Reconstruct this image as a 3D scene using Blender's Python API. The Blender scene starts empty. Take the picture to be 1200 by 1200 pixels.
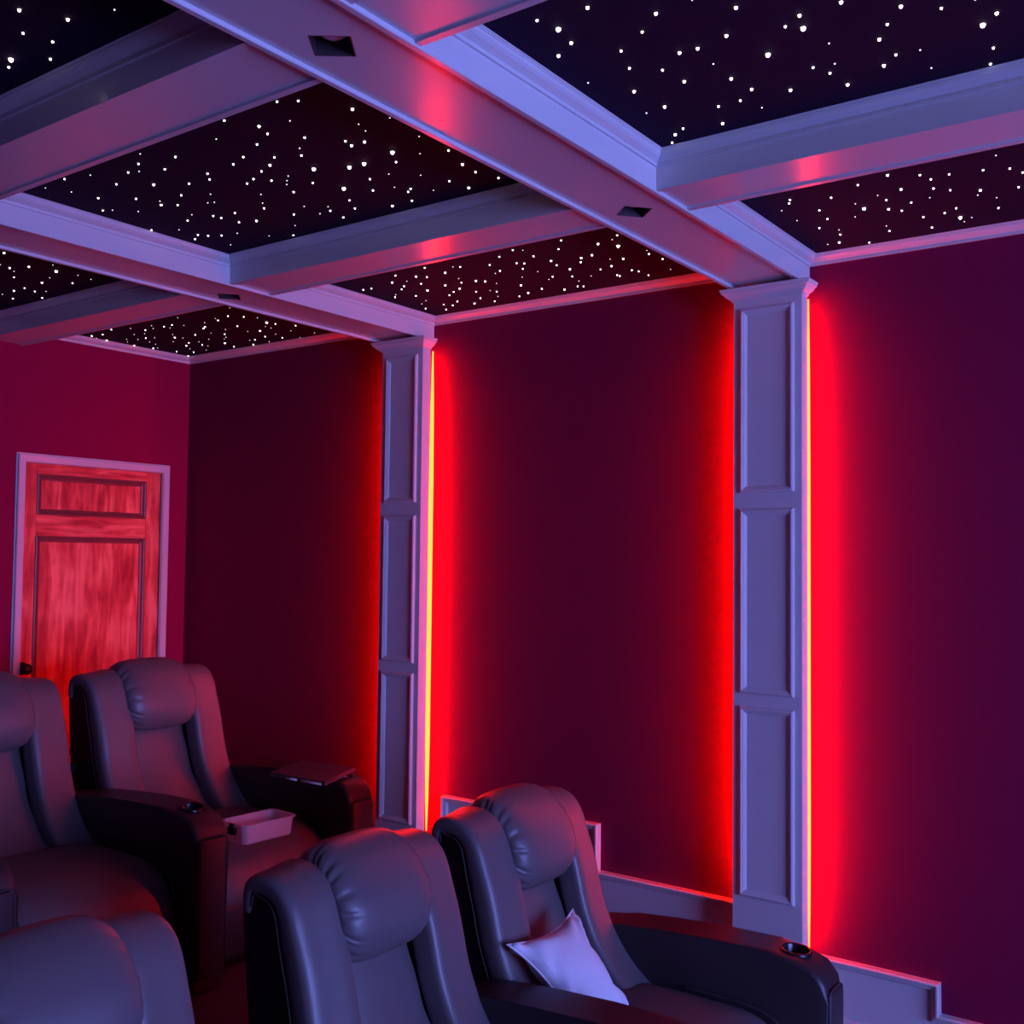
import bpy, bmesh, math, random
from mathutils import Vector, Matrix
random.seed(7)
C = bpy.context.scene.collection
sc = bpy.context.scene

# ------------------------------------------------------------------ camera
F_PX, YAW, PITCH, ROLL = 1226.45, math.radians(35.915), math.radians(2.442), math.radians(0.624)
fw = Vector((math.cos(PITCH) * math.cos(YAW), math.cos(PITCH) * math.sin(YAW), math.sin(PITCH)))
rt0 = Vector((math.sin(YAW), -math.cos(YAW), 0))
up0 = rt0.cross(fw)
rt = math.cos(ROLL) * rt0 + math.sin(ROLL) * up0
up = -math.sin(ROLL) * rt0 + math.cos(ROLL) * up0
cam_d = bpy.data.cameras.new('camera')
cam_d.sensor_width = 36
cam_d.lens = F_PX / 1200 * 36
cam_d.clip_start = 0.02
cam = bpy.data.objects.new('camera', cam_d)
C.objects.link(cam)
m = Matrix((rt, up, -fw)).transposed().to_4x4()
cam.matrix_world = m
sc.camera = cam

# ------------------------------------------------------------------ light
w = bpy.data.worlds.new('world'); sc.world = w
w.use_nodes = True
w.node_tree.nodes['Background'].inputs[0].default_value = (0, 0, 0, 1)
sc.view_settings.view_transform = 'Standard'
sc.view_settings.look = 'None'
sc.view_settings.gamma = 1
sc.view_settings.use_curve_mapping = False
sc.view_settings.exposure = 0.0
SCREEN_RGB, SCREEN_W = (0.22, 0.28, 1.0), 25.5     # bluish picture on the projection screen at the front of the room
LED_RGB = (72.0, 0.75, 0.06)                      # red LED tape behind the columns
sc.cycles.use_denoising = True
sc.cycles.max_bounces = 8
sc.cycles.diffuse_bounces = 5
sc.cycles.sample_clamp_indirect = 6

# ------------------------------------------------------------------ materials
def mat(name, col, rough=0.5, metal=0.0, spec=0.5, emit=None, bump=None, coat=0.0, alpha=1.0, var=None):
    mt = bpy.data.materials.new(name); mt.use_nodes = True
    nt = mt.node_tree; b = nt.nodes['Principled BSDF']
    b.inputs['Base Color'].default_value = (*col, 1)
    b.inputs['Roughness'].default_value = rough
    b.inputs['Metallic'].default_value = metal
    b.inputs['Specular IOR Level'].default_value = spec
    b.inputs['Coat Weight'].default_value = coat
    b.inputs['Alpha'].default_value = alpha
    tc = nt.nodes.new('ShaderNodeTexCoord')
    if emit:
        b.inputs['Emission Color'].default_value = (*[c / max(emit) for c in emit], 1)
        b.inputs['Emission Strength'].default_value = max(emit)
    if bump:
        n = nt.nodes.new('ShaderNodeTexNoise'); n.inputs['Scale'].default_value = bump[0]
        n.inputs['Detail'].default_value = 4
        nt.links.new(tc.outputs['Object'], n.inputs['Vector'])
        bp = nt.nodes.new('ShaderNodeBump'); bp.inputs['Strength'].default_value = bump[1]
        bp.inputs['Distance'].default_value = bump[2]
        nt.links.new(n.outputs['Fac'], bp.inputs['Height'])
        nt.links.new(bp.outputs['Normal'], b.inputs['Normal'])
    if var:
        n = nt.nodes.new('ShaderNodeTexNoise'); n.inputs['Scale'].default_value = var[0]
        nt.links.new(tc.outputs['Object'], n.inputs['Vector'])
        mx = nt.nodes.new('ShaderNodeMix'); mx.data_type = 'RGBA'
        mx.inputs['A'].default_value = (*col, 1); mx.inputs['B'].default_value = (*var[1], 1)
        nt.links.new(n.outputs['Fac'], mx.inputs['Factor'])
        nt.links.new(mx.outputs['Result'], b.inputs['Base Color'])
    return mt

M_TRIM = mat('white_satin_paint', (0.62, 0.60, 0.62), 0.22, spec=0.32, bump=(60, 0.03, 0.002))
M_COL = mat('white_column_paint', (0.68, 0.61, 0.64), 0.45, bump=(80, 0.03, 0.002))
M_WALL = mat('burgundy_wall_paint', (0.205, 0.009, 0.056), 0.8, spec=0.04, bump=(120, 0.05, 0.002))
M_WALL_LIT = mat('burgundy_wall_paint_lit', (0.25, 0.006, 0.055), 0.8, spec=0.04, bump=(120, 0.05, 0.002))  # same burgundy paint, red LED glow on the back wall put into its colour
M_CEIL = mat('black_star_panel', (0.020, 0.007, 0.030), 0.85, spec=0.1, bump=(200, 0.1, 0.001))
M_FLOOR = mat('dark_speckled_carpet', (0.06, 0.04, 0.06), 0.95, spec=0.1, bump=(300, 0.6, 0.005), var=(160, (0.16, 0.10, 0.14)))
M_STAR = mat('fibre_optic_light', (1, 1, 1), 0.5, emit=(7.0, 6.6, 6.0))
M_STARD = mat('dim_fibre_optic_light', (1, 1, 1), 0.5, emit=(1.3, 1.25, 1.3))
for q in (M_STAR, M_STARD): q.cycles.emission_sampling = 'NONE'
M_LED = mat('red_led', (0.9, 0.2, 0.1), 0.5, emit=LED_RGB)
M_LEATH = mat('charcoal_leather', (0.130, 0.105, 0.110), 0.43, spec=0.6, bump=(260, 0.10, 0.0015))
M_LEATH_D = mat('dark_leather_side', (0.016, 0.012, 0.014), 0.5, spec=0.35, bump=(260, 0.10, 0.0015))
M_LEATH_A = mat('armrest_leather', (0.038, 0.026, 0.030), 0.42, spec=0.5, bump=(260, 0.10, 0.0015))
M_PIPE = mat('leather_piping', (0.05, 0.04, 0.045), 0.6, spec=0.3)
M_BLACK = mat('black_plastic', (0.012, 0.010, 0.012), 0.3)
M_CUP = mat('black_metal_cup', (0.03, 0.025, 0.03), 0.25, metal=0.6)
M_BRONZE = mat('oil_rubbed_bronze', (0.03, 0.02, 0.018), 0.35, metal=0.7)
M_STEEL = mat('brushed_steel', (0.6, 0.6, 0.62), 0.3, metal=1.0)
M_SILV_GLINT = mat('painted_silver_glint', (0.95, 0.95, 0.97), 0.4)  # near-white colour paints the glints along the laptop's silver edge
M_GLASS = mat('frosted_lens', (0.85, 0.9, 0.95), 0.2)
M_DARKMETAL = mat('dark_downlight_housing', (0.05, 0.035, 0.04), 0.4)
M_PILLOW = mat('white_pillow_cotton', (0.80, 0.76, 0.80), 0.85, spec=0.2, bump=(22, 0.22, 0.012))
M_BIN = mat('milky_plastic', (0.95, 0.88, 0.93), 0.35, alpha=0.62)
M_BIN.node_tree.nodes['Principled BSDF'].inputs['Transmission Weight'].default_value = 0.35
M_LAPTOP = mat('dark_grey_metal', (0.13, 0.10, 0.11), 0.4, metal=0.2)

def wood_mat(name, scale):
    mt = bpy.data.materials.new(name); mt.use_nodes = True
    nt = mt.node_tree; b = nt.nodes['Principled BSDF']
    tc = nt.nodes.new('ShaderNodeTexCoord'); mp = nt.nodes.new('ShaderNodeMapping')
    mp.inputs['Scale'].default_value = scale
    nt.links.new(tc.outputs['Object'], mp.inputs['Vector'])
    n1 = nt.nodes.new('ShaderNodeTexNoise'); n1.inputs['Scale'].default_value = 2.2; n1.inputs['Detail'].default_value = 6
    n1.inputs['Distortion'].default_value = 0.8
    nt.links.new(mp.outputs['Vector'], n1.inputs['Vector'])
    n2 = nt.nodes.new('ShaderNodeTexNoise'); n2.inputs['Scale'].default_value = 3.0; n2.inputs['Detail'].default_value = 8
    nt.links.new(tc.outputs['Object'], n2.inputs['Vector'])
    a = nt.nodes.new('ShaderNodeMath'); a.operation = 'ADD'
    nt.links.new(n1.outputs['Fac'], a.inputs[0]); nt.links.new(n2.outputs['Fac'], a.inputs[1])
    cr = nt.nodes.new('ShaderNodeValToRGB')
    a2 = nt.nodes.new('ShaderNodeMath'); a2.operation = 'MULTIPLY'; a2.inputs[1].default_value = 0.5
    nt.links.new(a.outputs[0], a2.inputs[0])
    nt.links.new(a2.outputs[0], cr.inputs['Fac'])
    cr.color_ramp.elements[0].position = 0.40; cr.color_ramp.elements[0].color = (0.40, 0.025, 0.03, 1)
    cr.color_ramp.elements[1].position = 0.60; cr.color_ramp.elements[1].color = (0.95, 0.26, 0.17, 1)
    e = cr.color_ramp.elements.new(0.5); e.color = (0.72, 0.09, 0.07, 1)
    nt.links.new(cr.outputs['Color'], b.inputs['Base Color'])
    b.inputs['Roughness'].default_value = 0.45
    return mt
M_WOOD = wood_mat('stained_alder_upright_grain', (9, 9, 1.3)); M_WOODH = wood_mat('stained_alder_level_grain', (1.5, 9, 14))
M_WOODM = mat('dark_edge_wood', (0.20, 0.05, 0.05), 0.45)

# ------------------------------------------------------------------ helpers
def new(name, bm, material, parent=None, smooth=False, kind=None):
    me = bpy.data.meshes.new(name)
    bmesh.ops.recalc_face_normals(bm, faces=bm.faces[:])
    bm.to_mesh(me); bm.free()
    me.materials.append(material)
    if smooth:
        for p in me.polygons: p.use_smooth = True
    o = bpy.data.objects.new(name, me); C.objects.link(o)
    if parent: o.parent = parent
    if kind: o['kind'] = kind
    return o

def autosmooth(o, ang=40):
    me = o.data
    for p in me.polygons: p.use_smooth = True
    me.set_sharp_from_angle(angle=math.radians(ang))
    return o

def tag(o, label, cat, group=None):
    o['label'] = label; o['category'] = cat
    if group: o['group'] = group
    return o

def empty(name, loc, label, cat, group=None, rz=0):
    o = bpy.data.objects.new(name, None); C.objects.link(o)
    o.location = loc; o.rotation_euler = (0, 0, rz); o.empty_display_size = 0.1
    return tag(o, label, cat, group)

def box(bm, a, b, bevel=0.0, seg=2):
    v0 = set(bm.verts)
    r = bmesh.ops.create_cube(bm, size=1)
    vs = r['verts']
    for v in vs:
        v.co = Vector([a[i] + (b[i] - a[i]) * (v.co[i] + 0.5) for i in range(3)])
    if bevel:
        es = list({e for v in vs for e in v.link_edges})
        bmesh.ops.bevel(bm, geom=es, offset=bevel, segments=seg, affect='EDGES', profile=0.5)

def ring(bm, rect, prof, P):
    """mitred frame: rect (u0,u1,v0,v1); prof closed list of (inward, out); P(u,v,n)->xyz"""
    u0, u1, v0, v1 = rect
    cs = [(u0, v0, 1, 1), (u1, v0, -1, 1), (u1, v1, -1, -1), (u0, v1, 1, -1)]
    R = [[bm.verts.new(P(u + su * d, v + sv * d, n)) for d, n in prof] for u, v, su, sv in cs]
    k = len(prof)
    for i in range(4):
        for j in range(k):
            bm.faces.new((R[i][j], R[i][(j + 1) % k], R[(i + 1) % 4][(j + 1) % k], R[(i + 1) % 4][j]))

def sweep(bm, path, prof, P):
    """mitred moulding along an open polyline in (u,v); prof closed list (left offset, out)"""
    n = len(path); R = []
    for i, p in enumerate(path):
        p = Vector(p)
        d0 = (p - Vector(path[i - 1])).normalized() if i else None
        d1 = (Vector(path[i + 1]) - p).normalized() if i < n - 1 else None
        d0 = d0 or d1; d1 = d1 or d0
        n0 = Vector((-d0.y, d0.x)); n1 = Vector((-d1.y, d1.x))
        mv = (n0 + n1).normalized(); mv = mv / max(0.2, mv.dot(n0))
        R.append([bm.verts.new(P(p.x + mv.x * d, p.y + mv.y * d, o)) for d, o in prof])
    k = len(prof)
    for i in range(n - 1):
        for j in range(k):
            bm.faces.new((R[i][j], R[i][(j + 1) % k], R[i + 1][(j + 1) % k], R[i + 1][j]))
    bm.faces.new(R[0]); bm.faces.new(R[-1][::-1])

def prism(bm, poly, x0, x1, bevel=0.0, seg=3, P=None):
    """polygon in (y,z) extruded along x, rim edges bevelled"""
    P = P or (lambda x, y, z: (x, y, z))
    A = [bm.verts.new(P(x0, y, z)) for y, z in poly]
    B = [bm.verts.new(P(x1, y, z)) for y, z in poly]
    k = len(poly)
    bm.faces.new(A); bm.faces.new(B[::-1])
    for i in range(k):
        bm.faces.new((A[i], B[i], B[(i + 1) % k], A[(i + 1) % k]))
    if bevel:
        es = []
        for L in (A, B):
            for i in range(k):
                es.append(bm.edges.get((L[i], L[(i + 1) % k])))
        bmesh.ops.bevel(bm, geom=es, offset=bevel, segments=seg, affect='EDGES', profile=0.5)

def tube(bm, pts, r, n=8, closed=False):
    pts = [Vector(p) for p in pts]; R = []; N = len(pts)
    for i, p in enumerate(pts):
        if closed: t = (pts[(i + 1) % N] - pts[i - 1]).normalized()
        else: t = (pts[min(i + 1, N - 1)] - pts[max(i - 1, 0)]).normalized()
        a = Vector((1, 0, 0)) if abs(t.x) < 0.9 else Vector((0, 1, 0))
        u = t.cross(a).normalized(); v = t.cross(u)
        R.append([bm.verts.new(p + r * (math.cos(2 * math.pi * k / n) * u + math.sin(2 * math.pi * k / n) * v)) for k in range(n)])
    for i in range(N if closed else N - 1):
        A, B = R[i], R[(i + 1) % N]
        for k in range(n):
            bm.faces.new((A[k], A[(k + 1) % n], B[(k + 1) % n], B[k]))
    if not closed:
        bm.faces.new(R[0]); bm.faces.new(R[-1][::-1])

def sgnp(x, e): return math.copysign(abs(x) ** e, x)

def loft(bm, rings, cap=True):
    R = [[bm.verts.new(p) for p in r] for r in rings]; n = len(R[0])
    for i in range(len(R) - 1):
        for k in range(n):
            bm.faces.new((R[i][k], R[i][(k + 1) % n], R[i + 1][(k + 1) % n], R[i + 1][k]))
    if cap:
        bm.faces.new(R[0]); bm.faces.new(R[-1][::-1])

def catmull(pts, m=6):
    P = [Vector(p) for p in pts]; P = [2 * P[0] - P[1]] + P + [2 * P[-1] - P[-2]]; out = []
    for i in range(1, len(P) - 2):
        for k in range(m):
            t = k / m
            out.append(0.5 * ((2 * P[i]) + (P[i + 1] - P[i - 1]) * t + (2 * P[i - 1] - 5 * P[i] + 4 * P[i + 1] - P[i + 2]) * t * t + (3 * P[i] - P[i - 1] - 3 * P[i + 1] + P[i + 2]) * t ** 3))
    out.append(P[-2]); return out

def padded(bm, path, xc, a, b0, e=3.0, n=36, xs=None, fn=None, m=6, bs=None):
    """padded bolster following a (y,z) path; half width a along x, half thickness b"""
    pts = catmull([(0, y, z) for y, z in path], m); N = len(pts); rings = []
    L = [0]
    for i in range(1, N): L.append(L[-1] + (pts[i] - pts[i - 1]).length)
    for i, p in enumerate(pts):
        t = (pts[min(i + 1, N - 1)] - pts[max(i - 1, 0)]).normalized()
        v = Vector((1, 0, 0)).cross(t).normalized()
        b = bs(L[i] / L[-1]) if bs else b0
        dist = min(L[i], L[-1] - L[i]) / b
        s = 1.0 if dist >= 1 else max(0.12, (1 - (1 - dist) ** 2.2) ** (1 / 2.2))
        aa = (xs(L[i] / L[-1]) if xs else a)
        ww = aa - b * (1 - s) * 0.8
        r = []
        for k in range(n):
            th = 2 * math.pi * k / n
            cx, cy = sgnp(math.cos(th), 2 / e), sgnp(math.sin(th), 2 / e)
            bb = b * s
            q = p + Vector((xc + cx * ww, 0, 0)) + v * cy * bb
            if fn: q = q + v * fn(cx, cy, L[i] / L[-1])
            r.append(q)
        rings.append(r)
    loft(bm, rings)

def children(o): return [c for c in bpy.data.objects if c.parent == o]
def copy_tree(o, parent=None, skip=()):
    c = o.copy(); C.objects.link(c)
    if parent: c.parent = parent
    for ch in children(o):
        if ch.get('arm_side') in skip: continue
        copy_tree(ch, c, skip)
    return c

# ------------------------------------------------------------------ dimensions (metres, z = 0 at the camera's height)
XW, XL = 3.693, -2.07            # right and left wall
YB, YF = 4.937, -4.2             # back (door) wall and screen wall
ZB, ZC = 1.0, 1.106              # beam underside, star ceiling
FLO, FHI, YSTEP = -1.80, -1.50, 2.62
MB = [(-0.445, -0.18), (1.344, 1.610), (3.132, 3.398)]     # beams towards the side wall (y range)
KB = [(1.3205, 1.530), (2.511, 2.715)]                     # cross beams (x range)
COLS = [(-0.43, -0.172), (1.333, 1.591), (3.103, 3.350)]   # columns (y range)
XC, XCB = 3.5806, 3.635

# ------------------------------------------------------------------ shell
bm = bmesh.new(); box(bm, (XL - .1, YF - .1, FLO - .1), (XW + .1, YSTEP, FLO))
box(bm, (XL - .1, YSTEP, FLO - .1), (XW + .1, YB + .1, FHI))
new('floor', bm, M_FLOOR, kind='structure')
bm = bmesh.new(); box(bm, (XW, YF - .1, FLO), (XW + .1, YB + .1, ZC + .05))
new('wall_right', bm, M_WALL, kind='structure')
bm = bmesh.new(); box(bm, (XL - .1, YF - .1, FLO), (XL, YB + .1, ZC + .05))
new('wall_left', bm, M_WALL, kind='structure')
bm = bmesh.new(); box(bm, (XL, YF - .1, FLO), (XW, YF, ZC + .05))
new('wall_front', bm, M_WALL, kind='structure')
DX0, DX1, DZ = 2.697, 3.572, 0.483     # door opening
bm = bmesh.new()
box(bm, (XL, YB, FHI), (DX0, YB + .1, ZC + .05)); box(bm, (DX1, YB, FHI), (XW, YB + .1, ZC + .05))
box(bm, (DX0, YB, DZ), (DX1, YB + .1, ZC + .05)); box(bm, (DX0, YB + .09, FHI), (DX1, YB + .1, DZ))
new('wall_back', bm, M_WALL_LIT, kind='structure')
bm = bmesh.new(); box(bm, (XL - .1, YF - .1, ZC + .006), (XW + .1, YB + .1, ZC + .1))
new('ceiling', bm, M_CEIL, kind='structure')

# ------------------------------------------------------------------ coffers: beams, crown, star panels, downlights
def mesh_boolean(o, cutters):
    for c in cutters:
        md = o.modifiers.new('cut', 'BOOLEAN'); md.object = c; md.operation = 'DIFFERENCE'; md.solver = 'EXACT'
    bpy.context.view_layer.update()
    dg = bpy.context.evaluated_depsgraph_get()
    me = bpy.data.meshes.new_from_object(o.evaluated_get(dg))
    o.modifiers.clear(); o.data = me
    for c in cutters: bpy.data.objects.remove(c)

LIGHTS = [(1.437, 1.494, 37), (2.647, 1.489, 48), (2.646, 3.304, 46)]
for i, (y0, y1) in enumerate(MB):
    bm = bmesh.new()
    box(bm, (XL, y0 + .016, 1.010), (XW, y1 - .016, 1.26))
    o = new('trim_%d' % (i + 1), bm, M_TRIM, kind='structure')
    cut = []
    for lx, ly, a in LIGHTS:
        if y0 < ly < y1:
            b2 = bmesh.new(); box(b2, (-.0425, -.0425, -.05), (.0425, .0425, .07))
            c = new('cutter', b2, M_TRIM); c.location = (lx, ly, 1.01); c.rotation_euler = (0, 0, math.radians(a)); cut.append(c)
    if cut: mesh_boolean(o, cut)
    b2 = bmesh.new(); b2.from_mesh(o.data)
    box(b2, (XL, y0, ZB), (XW, y0 + .016, 1.2), .0015, 1); box(b2, (XL, y1 - .016, ZB), (XW, y1, 1.2), .0015, 1)
    b2.to_mesh(o.data); b2.free()
ti = 4
ys = [YF] + [v for p in MB for v in p] + [YB]
for (x0, x1) in KB:
    bm = bmesh.new()
    for a, b in zip(ys[0::2], ys[1::2]):
        box(bm, (x0 + .018, a, 1.011), (x1 - .018, b, 1.2))
        box(bm, (x0, a, 1.005), (x0 + .018, b, 1.2)); box(bm, (x1 - .018, a, 1.005), (x1, b, 1.2))
    new('trim_%d' % ti, bm, M_TRIM, kind='structure'); ti += 1

CROWN = [(0, 1.068), (.0065, 1.068), (.0065, 1.0755), (.0045, 1.0765), (.0045, 1.079), (.009, 1.081), (.012, 1.083), (.020, 1.087), (.027, 1.093),
         (.0295, 1.0985), (.0315, 1.0985), (.0315, 1.1015), (.036, 1.103), (.036, 1.109), (0, 1.109)]
COFF = {'A': (0.34, 1.3205, 1.610, 3.132), 'B': (1.530, 2.511, 1.610, 3.132), 'C': (1.530, 2.511, -.18, 1.344),
        'D': (2.715, XW, -.18, 1.344), 'E': (2.715, XW, 1.610, 3.132), 'F': (2.715, XW, 3.398, YB), 'G': (1.530, 2.511, 3.398, YB)}
for k, r in COFF.items():
    bm = bmesh.new(); rr = r
    if k == 'A': rr = (XL, r[1], r[2], r[3])
    ring(bm, rr, CROWN, lambda u, v, n: (u, v, n))
    new('trim_%d' % ti, bm, M_TRIM, kind='structure'); ti += 1
STARS = {
 'C': [(1733,1205,2),(1787,1188,4),(1852,1198,3),(1885,1252,3),(1749,1093,3),(2034,1268,1),(1944,1128,2),(2025,1153,2),(1897,1050,2),(2134,1202,3),(2257,1236,1),(1847,991,3),(1842,908,1),(1918,849,3),(2012,912,3),(2023,1027,3),(2028,986,3),(2075,1096,2),(2113,989,1),(2154,1081,3),(2250,1182,3),(2322,1073,2),(2202,986,3),(2280,969,3),(2322,1016,2),(2389,989,1),(2421,1107,3),(2393,1204,2),(2416,1238,3),(2459,1269,2),(2140,872,4),(2046,796,2),(2020,756,3),(2073,768,4),(2255,813,2),(2335,896,3),(2017,670,3),(2100,578,3),(2153,514,2),(2156,621,2),(2210,653,3),(2167,746,1),(2265,767,1),(2303,791,2),(2383,777,3),(2299,644,2),(2335,680,3),(2307,595,1),(2407,597,1),(2157,452,1),(2236,428,3),(2269,461,4),(2386,464,2),(2461,485,2)],
 'D': [(3060,1176,2),(3090,1190,2),(3143,1235,1),(3263,1230,1),(3112,1066,2),(3206,1136,2),(3302,1143,2),(3378,1197,2),(3434,1150,1),(3487,1163,2),(3571,1195,3),(3573,1236,1),(3631,1110,2),(3049,965,2),(3171,944,1),(3208,1023,1),(3266,1014,4),(3331,1063,1),(3226,934,2),(3315,953,3),(3353,923,2),(3480,1008,1),(3539,1015,2),(3156,871,3),(3017,870,3),(3292,878,2),(3068,794,2),(3120,777,2),(3202,790,2),(3279,820,1),(3454,884,2),(3580,889,2),(3108,724,2),(3245,753,2),(3451,818,2),(3423,777,2),(3524,788,4),(3575,787,1),(3545,758,1),(3128,638,2),(3295,680,3),(3336,696,1),(3033,586,1),(3391,654,1),(3494,669,2),(3157,574,2),(3209,550,2),(3329,582,2)],
 'B': [(1701,2995,1),(1692,2876,2),(1767,2963,1),(1717,2783,1),(1845,2943,2),(1923,3039,2),(1938,3009,1),(1805,2786,2),(1767,2670,2),(1702,2518,1),(1744,2587,2),(1780,2637,1),(1871,2696,3),(1916,2850,2),(1993,2951,1),(2137,3085,2),(1812,2560,2),(1771,2455,2),(1925,2599,2),(1976,2705,2),(1972,2807,1),(1996,2834,3),(2026,2791,2),(2188,3003,1),(2142,2895,2),(1689,2143,2),(1690,1946,2),(1717,1900,2),(1786,2006,1),(1826,1824,3),(1755,2258,1),(1764,2098,3),(1809,2117,2),(1841,2196,2),(1882,2055,2),(1925,2121,1),(1963,2155,2),(1960,1982,2),(1991,1990,3),(1879,2298,2),(1899,2365,2),(1930,2228,2),(1962,2283,3),(1981,2341,2),(2048,2375,2),(1904,2486,2),(1938,2520,2),(2009,2409,2),(2023,2454,2),(2050,2305,1),(2074,2337,1),(2096,2362,1),(2152,2394,2),(2053,2201,4),(2130,2287,2),(2100,2106,4),(2216,2244,4),(2302,2306,2),(2021,2622,1),(2067,2694,1),(2076,2673,1),(2110,2494,1),(2166,2551,1),(2202,2586,2),(2112,2833,1),(2159,2784,2),(2187,2779,2),(2180,2702,2),(2250,2766,2),(2272,2705,3),(2298,2553,2),(2262,2466,1),(2340,2476,1),(2307,2405,1),(2338,2427,2),(2409,2439,2),(2260,2995,2),(2285,3044,2),(2286,2973,2),(2311,2932,2),(2325,2867,1),(2401,2995,1),(2407,2798,1),(2379,2636,1),(2450,2722,2),(1901,1876,1),(1942,1891,1),(1917,1783,1),(1992,1943,3),(2105,2053,4),(2088,1930,4),(2147,1970,2),(2205,2051,1),(2203,2124,2),(2278,2183,2),(2295,2111,1),(2332,2079,2),(2347,2102,2),(2414,2146,2),(2415,2229,3),(2264,1980,1),(2048,1799,1),(2139,1875,1),(2165,1795,2),(2266,1827,3),(2334,1833,2),(2408,1806,2),(2347,1941,2),(2423,1928,3),(2381,2031,1),(2366,2345,2)],
 'E': [(3126,3041,2),(3129,2998,2),(3035,2779,2),(3105,2860,3),(3124,2798,1),(3177,2860,2),(3209,2902,2),(3263,2984,1),(3292,3015,2),(3090,2719,3),(3121,2690,2),(3015,2610,2),(3185,2775,2),(3281,2823,3),(3325,2925,2),(3446,2997,1),(3411,2943,1),(3520,3038,2),(3112,2588,3),(3065,2511,1),(3080,2488,2),(3258,2708,3),(3208,2598,1),(3263,2628,2),(3331,2692,3),(3361,2748,2),(3392,2796,2),(3498,2839,2),(3541,2899,2),(3509,2924,2),(3585,2973,2),(3273,2562,3),(3301,2536,3),(3411,2668,2),(3507,2719,2),(3567,2798,3),(3427,2606,1),(3457,2595,2),(3525,2639,1),(3585,2701,2),(3351,2517,1),(3122,2378,2),(3055,2283,2),(3209,2394,2),(3228,2431,1),(3014,2192,2),(3037,2164,1),(3120,2175,2),(3159,2279,2),(3178,2257,2),(3235,2304,2),(3331,2375,1),(3429,2451,3),(3545,2496,3),(3574,2562,2),(3299,2279,1),(3015,1985,2),(3095,2049,2),(3205,2154,3),(3265,2169,2),(3391,2271,2),(3418,2307,1),(3521,2411,2),(3338,2156,3),(3430,2204,2),(3504,2220,1),(3571,2268,2),(3584,2248,2),(3583,2340,3),(3234,2040,3),(3282,2072,2),(3225,1988,3),(3121,1899,3),(3407,2061,2),(3467,2140,1),(3307,1960,1),(3389,2002,3),(3106,1833,1),(3073,1794,2),(3180,1852,4),(3330,1917,3),(3512,2049,2),(3529,2047,2),(3482,1967,2),(3511,1953,2),(3581,1948,2),(3286,1795,1),(3328,1809,2),(3413,1798,2),(3553,1838,1)],
 'F': [(3032,4859,3),(3138,4891,3),(3079,4891,1),(3042,4778,2),(2998,4637,2),(3035,4532,1),(3132,4645,1),(3180,4780,1),(3223,4836,1),(3301,4891,2),(3216,4735,1),(3100,4504,2),(3148,4580,1),(3218,4670,2),(3289,4739,1),(3402,4868,3),(3411,4842,1),(3055,4390,1),(3099,4439,1),(3238,4624,1),(3343,4764,1),(3103,4358,2),(3099,4290,2),(3137,4357,1),(3018,4136,1),(3139,4252,1),(3240,4478,1),(3292,4531,3),(3352,4626,1),(3322,4505,1),(3456,4656,3),(3418,4583,2),(3521,4712,1),(3532,4841,2),(3591,4772,2),(3645,4891,2),(3307,4385,2),(3428,4514,1),(3491,4568,2),(3525,4565,1),(3592,4665,1),(3415,4417,1),(3325,4283,1),(3215,4190,3),(3236,4228,2),(3156,4116,1),(3025,3769,1),(3127,3999,1),(3159,4020,2),(3128,3909,2),(3178,3858,2),(3227,3821,1),(3293,4043,2),(3316,3858,4),(3375,3935,1),(3411,3936,1),(3361,3848,2),(3400,4095,1),(3425,4033,3),(3310,4153,1),(3379,4245,2),(3433,4302,1),(3456,4344,1),(3526,4427,3),(3614,4461,2),(3549,4258,1),(3554,4223,2),(3632,4328,3),(3532,4119,2),(3628,4199,1),(3522,4029,1),(3599,4066,2),(3509,3903,1),(3440,3794,2),(3645,3985,1),(3607,3839,1)],
 'A': [(1097,2050,3),(1175,2003,3),(1208,1888,1),(1153,2136,2),(1210,2119,2),(1251,2198,2),(1201,2273,4),(1218,2314,2)],
 'G': [(1995,3781,3),(2070,3949,1),(2115,3963,3),(2151,3997,1),(2198,4084,2),(2148,3883,3),(2187,3781,1),(2244,3854,4),(2285,3971,1),(2308,4068,3),(2314,4296,3),(2320,4399,1),(2316,4215,2),(2371,4233,2),(2398,4192,1),(2385,4434,2),(2449,4311,2),(2384,3970,2),(2327,3838,1),(2392,3851,1)],
}

# the near panels run on beyond the right edge of the photograph
for k, (x0, x1, y0, y1) in (('C', (1.58, 2.46, -.14, 1.2)), ('D', (2.76, 3.64, -.14, 1.2))):
    rs = random.Random(5)
    for _ in range(70):
        p = Vector((rs.uniform(x0, x1), rs.uniform(y0, y1), 1.1))
        if F_PX * p.dot(rt) / p.dot(fw) > 612 and len(STARS[k]) < 98: STARS[k].append((int(p.x * 1000), int(p.y * 1000), rs.choice((1, 2, 2, 3))))
PLBL = {'A': 'black star ceiling panel cut off at the top left corner of the picture',
        'B': 'large black star ceiling panel with three very bright stars, between the two long beams',
        'C': 'large black star ceiling panel at the top right, blue moulding around it',
        'D': 'narrow star ceiling panel along the wall, right of the nearer column',
        'E': 'narrow star ceiling panel along the wall, between the two columns',
        'F': 'small star ceiling panel in the far corner above the door',
        'G': 'small dark star ceiling panel at the far left edge, beyond the farther long beam'}
def star_mesh(r):
    bm = bmesh.new()
    bmesh.ops.create_uvsphere(bm, u_segments=10, v_segments=6, radius=r)
    for v in bm.verts: v.co.z = v.co.z * 1.25
    return bm
star_proto = {}
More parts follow.
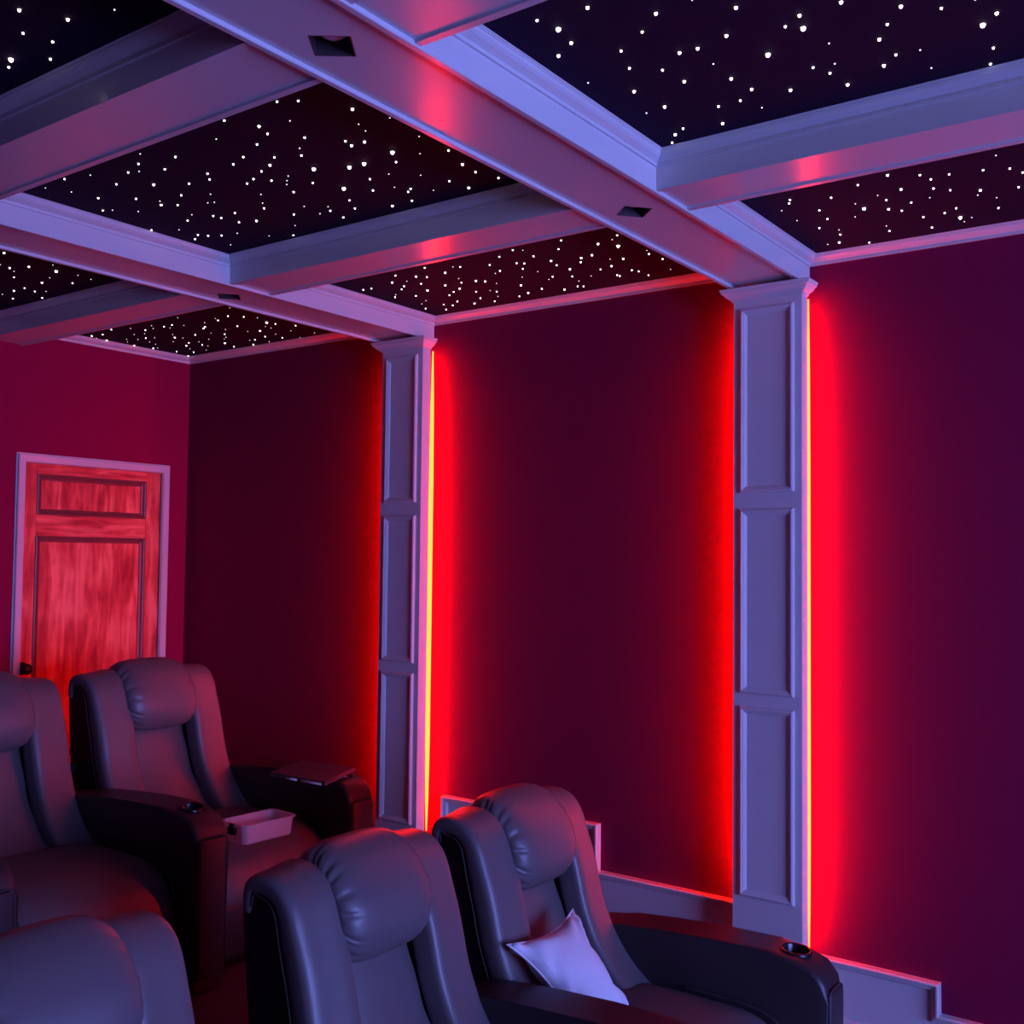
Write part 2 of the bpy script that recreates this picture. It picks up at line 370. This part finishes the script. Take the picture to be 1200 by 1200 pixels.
for k, L in STARS.items():
    r = COFF[k]
    bm = bmesh.new(); box(bm, (-(r[1] - r[0]) / 2 + .002, -(r[3] - r[2]) / 2 + .002, 0), ((r[1] - r[0]) / 2 - .002, (r[3] - r[2]) / 2 - .002, .004))
    cx, cy = (r[0] + r[1]) / 2, (r[2] + r[3]) / 2
    po = tag(new('star_ceiling_panel', bm, M_CEIL), PLBL[k], 'ceiling panel'); po.location = (cx, cy, ZC - .0015)
    L = sorted(L, key=lambda s: -s[2]); extra = bmesh.new(); ne = 0
    for i, (x, y, s) in enumerate(L):
        rad = (0, .0019, .0027, .0036, .0054)[s]
        loc = (x / 1000 - cx, y / 1000 - cy, -.0005)
        if i >= 100:
            v0 = len(extra.verts); rs = bmesh.ops.create_uvsphere(extra, u_segments=8, v_segments=5, radius=rad)
            for v in rs['verts']: v.co += Vector(loc)
            ne += 1; continue
        if s not in star_proto: o = new('star', star_mesh(rad), M_STARD if s == 1 else M_STAR, po, smooth=True); star_proto[s] = o
        else:
            o = star_proto[s].copy(); C.objects.link(o); o.parent = po
        o.location = loc
    if ne: new('star', extra, M_STARD, po, smooth=True, kind='stuff')
    else: extra.free()

DL = ['recessed square downlight in the nearer long beam, close to the top edge of the picture',
      'recessed square downlight with a bright lens near the column end of the nearer long beam',
      'recessed square downlight in the farther long beam, left of the far column']
for (lx, ly, a), lb in zip(LIGHTS, DL):
    e = empty('recessed_downlight', (lx, ly, 1.01), lb, 'downlight', 'downlights in the long beams', math.radians(a))
    bm = bmesh.new()
    prof = [(0, 0), (.0405, 0), (.0405, .066), (0, .066)]
    t = .0025; s = .0420
    for (a0, b0) in (((-s, -s, 0), (-s + t, s, .065)), ((s - t, -s, 0), (s, s, .065)), ((-s + t, -s, 0), (s - t, -s + t, .065)), ((-s + t, s - t, 0), (s - t, s, .065)), ((-s, -s, .062), (s, s, .065))):
        box(bm, a0, b0)
    new('housing', bm, M_DARKMETAL, e)
    bm = bmesh.new(); bmesh.ops.create_uvsphere(bm, u_segments=24, v_segments=12, radius=.033)
    for v in bm.verts: v.co.z = v.co.z * .75 + .040
    new('lens', bm, M_GLASS, e, smooth=True)
    bm = bmesh.new(); tube(bm, [(.036 * math.cos(q * math.pi / 12), .036 * math.sin(q * math.pi / 12), .045) for q in range(24)], .003, 8, True)
    new('gimbal_ring', bm, M_BLACK, e, smooth=True)

# ------------------------------------------------------------------ columns with LED tape
MOLD = [(0, 0), (0, .006), (.003, .012), (.009, .014), (.012, .011), (.016, .010), (.022, .005), (.024, .004), (.026, 0)]
def make_column(y0, y1, zf, label, mirror=False):
    """front face looks towards -x (or +x when mirrored)"""
    w = y1 - y0
    xw = XL if mirror else XW
    e = empty('wall_column', (xw, (y0 + y1) / 2, zf), label, 'column', 'white panelled columns along the side walls', math.pi if mirror else 0)
    d0, d1 = XC - XW, XCB - XW          # local x of front and back
    h = w / 2; H = ZB - zf
    z = lambda v: v - zf
    bm = bmesh.new()
    box(bm, (d0, -h, 0), (d1, h, z(.975)))
    box(bm, (d1, -h + .05, 0), (-.001, h - .05, z(.99)))
    o = new('shaft', bm, M_COL, e)
    # capital
    CAP = [(0, z(.945)), (.006, z(.947)), (.006, z(.952)), (.012, z(.955)), (.022, z(.962)), (.030, z(.972)), (.036, z(.975)), (.036, z(.981)), (.040, z(.984)), (.040, z(.990)), (.0, z(.992)), (.0, z(.999))]
    bm = bmesh.new()
    R = []
    for d, zz in CAP:
        R.append([bm.verts.new(q) for q in ((d0 - d, -h - d, zz), (d0 - d, h + d, zz), (d1, h + d, zz), (d1, -h - d, zz))])
    for i in range(len(R) - 1):
        for k in range(4):
            bm.faces.new((R[i][k], R[i][(k + 1) % 4], R[i + 1][(k + 1) % 4], R[i + 1][k]))
    bm.faces.new(R[0]); bm.faces.new(R[-1][::-1])
    new('capital', bm, M_COL, e)
    for za, zb in ((.241, .917), (-.484, .182), (-1.205, -.530)):
        bm = bmesh.new()
        ring(bm, (-h + .027, h - .027, z(za), z(zb)), MOLD, lambda u, v, n: (d0 + .001 - n, u, v))
        new('panel_moulding', bm, M_COL, e)
    zs = {-1: -1.37 if zf == FLO else -1.24, 1: -1.24}
    for s in (-1, 1):
        bm = bmesh.new()
        ya, yb = (s * (h - .004), s * (h - .001))
        a0, a1, m0 = z(zs[s]), z(.940), d1 + .019
        pl = [(m0 - .003, a0), (m0 + .003, a0), (m0 + .010, a0 + .15), (m0 + .0145, a0 + .4), (m0 + .0145, a1 - .6), (m0 + .011, a1 - .25), (m0 + .003, a1), (m0 - .003, a1), (m0 - .011, a1 - .25), (m0 - .0145, a1 - .6), (m0 - .0145, a0 + .4), (m0 - .010, a0 + .15)]
        prism(bm, pl, min(ya, yb), max(ya, yb), P=lambda x, y, zz: (y, x, zz))
        new('led_strip', bm, M_LED, e)
    return e
CL = {1: 'nearer white panelled column glowing red behind, in the middle of the wall', 2: 'farther white panelled column glowing red behind, beyond the recliners',
      0: 'white panelled column on the near part of the right wall'}
for i, (y0, y1) in enumerate(COLS):
    if i == 0: continue      # out of the picture
    make_column(y0, y1, FHI if y0 > YSTEP else FLO, CL[i])

# ------------------------------------------------------------------ wainscot and its stepped cap
path = [(YB - .001, -1.40), (3.031, -1.40), (3.031, -1.075), (2.213, -1.075), (2.213, -1.262), (1.462, -1.262), (1.462, -1.389), (.903, -1.389), (.903, -1.49), (-.35, -1.49), (-.35, -1.56), (YF + .001, -1.56)]
bm = bmesh.new()
poly = [(YB - .001, FHI)] + path + [(YF + .001, FLO), (YSTEP, FLO), (YSTEP, FHI)]
prism(bm, poly, XW - .012, XW - .0005)
new('trim_%d' % ti, bm, M_COL, kind='structure'); ti += 1
# cap profile: negative left offset = below the path (path runs towards -y, so left is down)
CAPW = [(0, .010), (0, .030), (.004, .034), (.009, .034), (.012, .028), (.016, .026), (.024, .024), (.028, .018), (.030, .010)]
bm = bmesh.new(); sweep(bm, path, CAPW, lambda u, v, n: (XW - n, u, v))
new('trim_%d' % ti, bm, M_TRIM, kind='structure'); ti += 1
bm = bmesh.new()
BP = [(0, .010), (0, .018), (.010, .026), (.014, .026), (.018, .030), (.22, .030), (.22, .010)]
sweep(bm, [(YSTEP - .001, -1.583), (YF + .001, -1.583)], BP, lambda u, v, n: (XW - n, u, max(v, FLO + .001)))
new('baseboard_right', bm, M_TRIM, kind='structure')

# ------------------------------------------------------------------ door
bm = bmesh.new()
P = lambda u, v, n: (u, YB - n, v)
CAS = [(0, .0), (0, .016), (-.005, .020), (-.033, .018), (-.038, .014), (-.041, 0)]
sweep(bm, [(DX0 + .006, FHI), (DX0 + .006, DZ - .006), (DX1 - .006, DZ - .006), (DX1 - .006, FHI)][::-1], [(-d, n) for d, n in CAS], P)
new('trim_%d' % ti, bm, M_TRIM, kind='structure'); ti += 1
bm = bmesh.new()
sweep(bm, [(DX0, FHI), (DX0, DZ), (DX1, DZ), (DX1, FHI)][::-1], [(0, -.088), (0, .004), (.012, .004), (.012, -.088)], P)
new('trim_%d' % ti, bm, M_TRIM, kind='structure'); ti += 1
door = bpy.data.objects.new('door_1', None); C.objects.link(door); door.location = (DX1 - .014, YB + .012, FHI); door['kind'] = 'structure'
dl = lambda x: x - (DX1 - .014)
def dbox(name, x0, x1, z0, z1, y0=0., y1=.035, m=M_WOOD, bev=.002):
    bm = bmesh.new(); box(bm, (dl(x0), y0, z0 - FHI), (dl(x1), y1, z1 - FHI), bev, 1)
    return new(name, bm, m, door)
sx0, sx1, sx2, sx3 = DX0 + .014, 2.815, 3.438, DX1 - .016
zt, z1, z2, z3, z4 = DZ - .014, .385, .183, .077, -1.03
dbox('stile', sx0, sx1, FHI + .006, zt); dbox('stile', sx2, sx3, FHI + .006, zt)
dbox('rail', sx1, sx2, z1, zt, m=M_WOODH); dbox('rail', sx1, sx2, z3, z2, m=M_WOODH); dbox('rail', sx1, sx2, FHI + .006, z4, m=M_WOODH)
def planks(x0, x1, z0, z1, n):
    bm = bmesh.new(); 
    for i in range(n):
        a, b = x0 + (x1 - x0) * i / n, x0 + (x1 - x0) * (i + 1) / n
        box(bm, (dl(a), .012 + .001 * (i % 2), z0 - FHI), (dl(b), .03, z1 - FHI))
    return new('door_panel', bm, M_WOOD, door)
planks(sx1, sx2, z2, z1, 5); planks(sx1, sx2, z4, z3, 5)
DM = [(0, -.014), (0, .004), (.006, .006), (.012, .003), (.018, -.004), (.028, -.007), (.030, -.014)]
for a, b in ((z2, z1), (z4, z3)):
    bm = bmesh.new(); ring(bm, (dl(sx1), dl(sx2), a - FHI, b - FHI), DM, lambda u, v, n: (u, -n, v))
    new('panel_moulding', bm, M_WOODM, door)
def lathe(bm, prof, n=24, M=None):
    R = [[bm.verts.new((M or Matrix()) @ Vector((r * math.cos(2 * math.pi * k / n), r * math.sin(2 * math.pi * k / n), z))) for k in range(n)] for r, z in prof]
    for i in range(len(R) - 1):
        for k in range(n): bm.faces.new((R[i][k], R[i][(k + 1) % n], R[i + 1][(k + 1) % n], R[i + 1][k]))
    bm.faces.new(R[0]); bm.faces.new(R[-1][::-1])
bm = bmesh.new()
MK = Matrix.Translation((dl(2.762), 0, -.573 - FHI)) @ Matrix.Rotation(math.pi / 2, 4, 'X')
lathe(bm, [(.032, 0), (.032, .006), (.012, .010), (.011, .030), (.020, .036), (.027, .046), (.027, .056), (.020, .064), (.008, .067)], 28, MK)
new('door_knob', bm, M_BRONZE, door, smooth=True)
for zc in (.278, -.51, -1.3):
    bm = bmesh.new()
    for k in range(5):
        lathe(bm, [(.0065, -.062 + k * .025), (.0075, -.060 + k * .025), (.0075, -.041 + k * .025), (.0065, -.039 + k * .025)], 12, Matrix.Translation((.004, -.006, zc - FHI)))
    box(bm, (-.010, -.002, zc - FHI - .062), (.006, .003, zc - FHI + .062))
    new('hinge', bm, M_BRONZE, door)

# ------------------------------------------------------------------ projection screen at the front of the room
bm = bmesh.new(); box(bm, (-.15, YF + .03, -1.20), (2.75, YF + .034, .60))
sm = mat('lit_projection_screen', (0.8, 0.8, 0.8), 0.9, emit=tuple(c * SCREEN_W for c in SCREEN_RGB))
e = empty('projection_screen', (.85, YF + .001, -1.4), 'lit bluish projection screen on the front wall', 'screen')
o = new('screen_surface', bm, sm, e); o.location = (-.85, -(YF + .001), 1.4)
bm = bmesh.new(); ring(bm, (-.25, 2.85, -1.30, .70), [(0, 0), (0, .06), (.1, .06), (.1, 0)], lambda u, v, n: (u - .85, n, v + 1.4))
new('screen_frame', bm, M_BLACK, e)

# ------------------------------------------------------------------ recliner
FRONT = [(.060, .90), (.055, .975), (.01, 1.004), (-.06, 1.0), (-.118, .955), (-.155, .87), (-.185, .77), (-.215, .66), (-.262, .56), (-.335, .47), (-.43, .40)]
def inset(pts, d):
    P = [Vector((0, y, z)) for y, z in pts]; out = []
    for i, p in enumerate(P):
        t = (P[min(i + 1, len(P) - 1)] - P[max(i - 1, 0)]).normalized()
        v = Vector((1, 0, 0)).cross(t)
        out.append((p.y + v.y * d, p.z + v.z * d))
    return out
FT = [0, .08, .138, .214, .293, .393, .506, .629, .748, .873, 1]
def ins(t): return .018 + (.041 - .018) * min(1, t / .4)
def vinset(k):
    return [inset(FRONT, k * ins(t))[i] for i, t in enumerate(FT)]
def make_chair():
    root = empty('recliner', (0, 0, 0), 'x', 'recliner')
    # shell behind the cushions
    fr = inset(FRONT, .055)
    poly = [(.0, .30), (.015, .55), (.045, .80), (.058, .90)] + vinset(.8)[1:] + [(-.36, .30)]
    bm = bmesh.new(); prism(bm, poly, -.2945, -.16, .006, 2); prism(bm, poly, .16, .2945, .006, 2)
    poly2 = [(.0, .30), (.015, .55), (.045, .80), (.058, .90)] + [(y, z) for y, z in inset(FRONT, .035)[1:4]] + [(y, z) for y, z in inset(FRONT, .12)[4:]] + [(-.30, .30)]
    prism(bm, poly2, -.165, .165)
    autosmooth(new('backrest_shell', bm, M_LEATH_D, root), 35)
    cen = vinset(1.0)
    for s in (-1, 1):
        bm = bmesh.new()
        padded(bm, cen, s * .2225, .0785, .044, 3.7, 44, m=7, bs=lambda t: ins(t) + .003, fn=lambda cx, cy, t: (-.012 * max(0, -cx * s + .2) * (1 if cy < 0 else 0)))
        o = new('side_bolster', bm, M_LEATH, root, smooth=True)
        b2 = bmesh.new()
        ln = [(s * .2975, y, z) for y, z in vinset(1.9)]
        tube(b2, [Vector(p) for p in catmull(ln, 5)][2:], .0026, 6)
        new('piping', b2, M_PIPE, o, smooth=True)
    # lumbar
    LUM = [(-.06, .86), (-.105, .79), (-.135, .72), (-.165, .64), (-.215, .55), (-.29, .475), (-.39, .42), (-.47, .385)]
    bm = bmesh.new()
    padded(bm, inset(LUM, .052), 0, .156, .046, 3.2, 44, m=5,
           fn=lambda cx, cy, t: (-.010 * (1 - cx * cx) + .004 * math.sin(26 * t + 3 * cx) * abs(cx) ** 3) * (1 if cy < 0 else 0))
    new('lumbar_cushion', bm, M_LEATH, root, smooth=True)
    # head pillow
    out = catmull([(0, .070, .965), (0, .035, 1.030), (0, -.035, 1.052), (0, -.115, 1.018), (0, -.180, .945), (0, -.205, .870), (0, -.195, .805), (0, -.155, .766), (0, -.09, .79), (0, -.03, .86), (0, .03, .92)], 11)[:-1]
    c = sum(out, Vector()) / len(out); n = len(out)
    rings = []; NX = 40
    rnd = [random.uniform(-1, 1) for _ in range(n)]
    for i in range(NX + 1):
        u = -1 + 2 * i / NX; u = math.sin(u * math.pi / 2)
        x = u * .166
        s = (.60 + .40 * max(0, 1 - abs(u) ** 5.0) ** .5) * (1.0 - .04 * u * u)
        r = []
        for k, p in enumerate(out):
            wr = -.105 * abs(u) ** 7 * max(0, math.sin(k * .95 + 2.2 * rnd[k // 8])) ** 1.5 * (1 - abs(u) ** 30)
            q = c + (p - c) * (s + wr * (1.5 if u < 0 else .8))
            r.append((x, q.y, q.z))
        rings.append(r)
    bm = bmesh.new(); loft(bm, rings)
    new('headrest_pillow', bm, M_LEATH, root, smooth=True)
    # seat cushion
    bm = bmesh.new()
    padded(bm, [(-.33, .368), (-.45, .373), (-.60, .375), (-.73, .370), (-.795, .335), (-.825, .27), (-.83, .19)], 0, .283, .078, 4.5, 52, m=6,
           fn=lambda cx, cy, t: .012 * (1 - cx * cx) * (-1 if cy > 0 else 0))
    seat = new('seat_cushion', bm, M_LEATH, root, smooth=True)
    for s in (-1, 1):
        bm = bmesh.new(); tube(bm, catmull([(s * .268, -.50, .446), (s * .268, -.70, .446), (s * .268, -.82, .42), (s * .268, -.895, .32), (s * .268, -.907, .22)], 5), .003, 6)
        new('seam', bm, M_PIPE, seat, smooth=True)
    bm = bmesh.new(); box(bm, (-.275, -.90, .05), (.275, -.82, .25), .02, 3)
    autosmooth(new('footrest', bm, M_LEATH_A, root))
    bm = bmesh.new(); box(bm, (-.28, -.83, .0), (.28, -.01, .30), .01, 2)
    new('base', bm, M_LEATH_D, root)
    # arms
    AT = [(.02, .05), (.02, .48), (-.02, .535), (-.10, .562), (-.26, .585), (-.42, .600), (-.60, .611), (-.78, .615), (-.87, .608), (-.93, .588), (-.962, .55), (-.970, .50), (-.970, .02), (-.05, .0)]
    for s, nm in ((-1, 'L'), (1, 'R')):
        bm = bmesh.new(); prism(bm, AT, s * .356 - .0705, s * .356 + .0705, .020, 4)
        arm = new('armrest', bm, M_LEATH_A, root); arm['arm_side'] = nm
        b2 = bmesh.new(); bmesh.ops.create_cone(b2, cap_ends=True, segments=32, radius1=.041, radius2=.041, depth=.2)
        cu = new('cutter', b2, M_LEATH); cu.location = (s * .356, -.85, .643)
        arm.parent = None
        mesh_boolean(arm, [cu]); autosmooth(arm, 50)
        arm.parent = root
        bm = bmesh.new()
        nn = 32
        prof = [(.0403, .545), (.0403, .613), (.042, .6165), (.0455, .617), (.0475, .613), (.0475, .604)]
        Rr = [[bm.verts.new((s * .356 + r * math.cos(2 * math.pi * k / nn), -.85 + r * math.sin(2 * math.pi * k / nn), z - .003 * math.sin(2 * math.pi * k / nn) * -1)) for k in range(nn)] for r, z in prof]
        for i in range(len(Rr) - 1):
            for k in range(nn): bm.faces.new((Rr[i][k], Rr[i][(k + 1) % nn], Rr[i + 1][(k + 1) % nn], Rr[i + 1][k]))
        bm.faces.new(Rr[0])
        new('cup_holder', bm, M_CUP, arm, smooth=True)
        bm = bmesh.new(); box(bm, (s * .356 - .056, -.978, .06), (s * .356 + .056, -.958, .525), .009, 3)
        autosmooth(new('front_panel', bm, M_LEATH_A, arm))
        bm = bmesh.new()
        yy = -.972
        tube(bm, [(s * .356 - .058, yy, .06), (s * .356 - .058, yy, .50), (s * .356 - .052, yy, .522), (s * .356 - .038, yy, .53), (s * .356 + .038, yy, .53), (s * .356 + .052, yy, .522), (s * .356 + .058, yy, .50), (s * .356 + .058, yy, .06)], .0035, 6)
        for q in (-1, 1):
            top = catmull([(s * .356 + q * .0685, y, z - .018) for y, z in AT[3:10]], 4)
            tube(bm, top, .0028, 6)
        new('piping', bm, M_PIPE, arm, smooth=True)
    return root
CH = [('B1', (1.99, 3.92, FHI), (), 'dark leather recliner cut off by the left edge, in the back row'),
      ('B2', (2.718, 3.92, FHI), ('L',), 'dark leather recliner in front of the wooden door, plastic bin on its seat'),
      ('F1', (1.16, 2.04, FLO), (), 'front row recliner at the bottom left corner, only its backrest top in view'),
      ('F2', (2.06, 2.04, FLO), (), 'front row recliner in the bottom middle with a wide puffy headrest, seat empty'),
      ('F3', (2.788, 2.04, FLO), ('L',), 'front row recliner next to the wall, holding the white pillow')]
proto = make_chair()
for k, loc, skip, lb in CH[1:] + CH[:1]:
    o = proto if k == 'B1' else copy_tree(proto, None, skip)
    if k == 'B1':
        for c in children(o):
            if c.get('arm_side') == 'L': c.location.x = -.045
        bm = bmesh.new(); box(bm, (.29, -.02, .615), (.43, .0, .655), .003, 1)
        new('linking_bracket', bm, M_BLACK, o)
    o.location = loc; tag(o, lb, 'recliner', 'theater recliners')

# ------------------------------------------------------------------ small things
# plastic bin
bx, by, bz = 2.603, 3.015, FHI + .464
e = empty('plastic_bin', (bx, by, bz), 'clear milky plastic bin sitting on the seat of the back row recliner', 'bin', rz=math.radians(-4))
bm = bmesh.new()
def rrect(a, b, r, z, n=5):
    pts = []
    for cx, cy, st in ((a - r, b - r, 0), (-a + r, b - r, 90), (-a + r, -b + r, 180), (a - r, -b + r, 270)):
        for k in range(n + 1):
            t = math.radians(st + 90 * k / n); pts.append(Vector((cx + r * math.cos(t), cy + r * math.sin(t), z)))
    return pts
loft(bm, [rrect(.105, .062, .02, .003), rrect(.107, .064, .02, .006), rrect(.113, .070, .022, .068), rrect(.120, .077, .024, .069), rrect(.120, .077, .024, .073), rrect(.110, .067, .022, .073), rrect(.104, .061, .02, .008), rrect(.102, .059, .018, .0065)])
new('tub', bm, M_BIN, e, smooth=False)
bm = bmesh.new(); box(bm, (-.128, -.030, .035), (-.116, .012, .062), .003, 2); box(bm, (-.130, -.020, .050), (-.120, .000, .075), .002, 1)
new('latch', bm, M_BLACK, e)
bm = bmesh.new(); box(bm, (.114, -.02, .040), (.122, .02, .062), .002, 1)
new('latch', bm, M_BIN, e)

# laptop
z0 = FHI + .617
q = [(2.846, 3.236), (3.084, 3.318), (3.136, 3.048), (2.858, 2.936)]
qc = (sum(p[0] for p in q) / 4, sum(p[1] for p in q) / 4)
e = empty('laptop', (qc[0], qc[1], z0), 'thin dark closed laptop lying across the right armrest of the back row recliner', 'laptop')
def slab(name, za, zb, k, m):
    bm = bmesh.new()
    pl = [((x - qc[0]) * k, (y - qc[1]) * k) for x, y in q]
    A = [bm.verts.new((x, y, za)) for x, y in pl]; B = [bm.verts.new((x, y, zb)) for x, y in pl]
    bm.faces.new(A); bm.faces.new(B[::-1])
    for i in range(4): bm.faces.new((A[i], B[i], B[(i + 1) % 4], A[(i + 1) % 4]))
    bmesh.ops.bevel(bm, geom=bm.edges[:], offset=.0015, segments=2, affect='EDGES')
    return new(name, bm, m, e)
slab('laptop_base', .000, .0085, 1.0, M_LAPTOP); slab('laptop_lid', .0105, .016, 1.0, M_LAPTOP); slab('hinge_gap', .008, .011, .97, M_BLACK)
a, b = Vector((q[0][0] - qc[0], q[0][1] - qc[1], 0)), Vector((q[3][0] - qc[0], q[3][1] - qc[1], 0))
for t0, t1 in ((.30, .50), (.58, .93)):
    p0, p1 = a.lerp(b, t0), a.lerp(b, t1)
    bm = bmesh.new(); tube(bm, [p0 + Vector((-.001, -.0, .004)), p1 + Vector((-.001, 0, .004))], .0048, 8)
    new('silver_edge_glint', bm, M_SILV_GLINT, e, smooth=True)

# throw pillow
def pillow():
    L, T, Rr, B = Vector((2.485, 1.800, -1.118)), Vector((2.800, 1.778, -1.095)), Vector((2.745, 1.535, -1.333)), Vector((2.545, 1.60, -1.315))
    c = (L + T + Rr + B) / 4; e = empty('throw_pillow', c, 'white throw pillow leaning in the front row recliner by the wall', 'pillow')
    nrm = (T - L).cross(B - L).normalized()
    if nrm.y > 0: nrm = -nrm
    N = 28; bm = bmesh.new(); V = {}
    for side in (1, -1):
        for i in range(N + 1):
            for j in range(N + 1):
                u, v = i / N, j / N
                if side == -1 and (i in (0, N) or j in (0, N)): V[side, i, j] = V[1, i, j]; continue
                uu, vv = 2 * u - 1, 2 * v - 1
                # edges curve inwards between the corners
                ku = u + (.5 - u) * .20 * (1 - vv * vv); kv = v + (.5 - v) * .20 * (1 - uu * uu)
                p = L.lerp(T, ku).lerp(B.lerp(Rr, ku), kv)
                h = ((1 - uu ** 2) * (1 - vv ** 2)) ** .42
                h = h * .058 + .010 * math.sin(11 * u + 17 * v + 3 * math.sin(7 * u)) * (1 - h) * (abs(uu) + abs(vv)) * (1 if 0 < u < 1 and 0 < v < 1 else 0)
                V[side, i, j] = bm.verts.new(p - c + nrm * side * h)
    for side in (1, -1):
        for i in range(N):
            for j in range(N):
                f = (V[side, i, j], V[side, i + 1, j], V[side, i + 1, j + 1], V[side, i, j + 1])
                try: bm.faces.new(f)
                except ValueError: pass
    o = new('pillow_cover', bm, M_PILLOW, e, smooth=True)
    bm = bmesh.new(); pts = []
    for i in range(N): pts.append((i, 0))
    for j in range(N): pts.append((N, j))
    for i in range(N, 0, -1): pts.append((i, N))
    for j in range(N, 0, -1): pts.append((0, j))
    def pp(i, j):
        u, v = i / N, j / N; uu, vv = 2 * u - 1, 2 * v - 1
        ku = u + (.5 - u) * .20 * (1 - vv * vv); kv = v + (.5 - v) * .20 * (1 - uu * uu)
        return L.lerp(T, ku).lerp(B.lerp(Rr, ku), kv) - c
    tube(bm, [pp(i, j) for i, j in pts], .0035, 6, True)
    new('welted_edge', bm, M_PILLOW, e, smooth=True)
pillow()
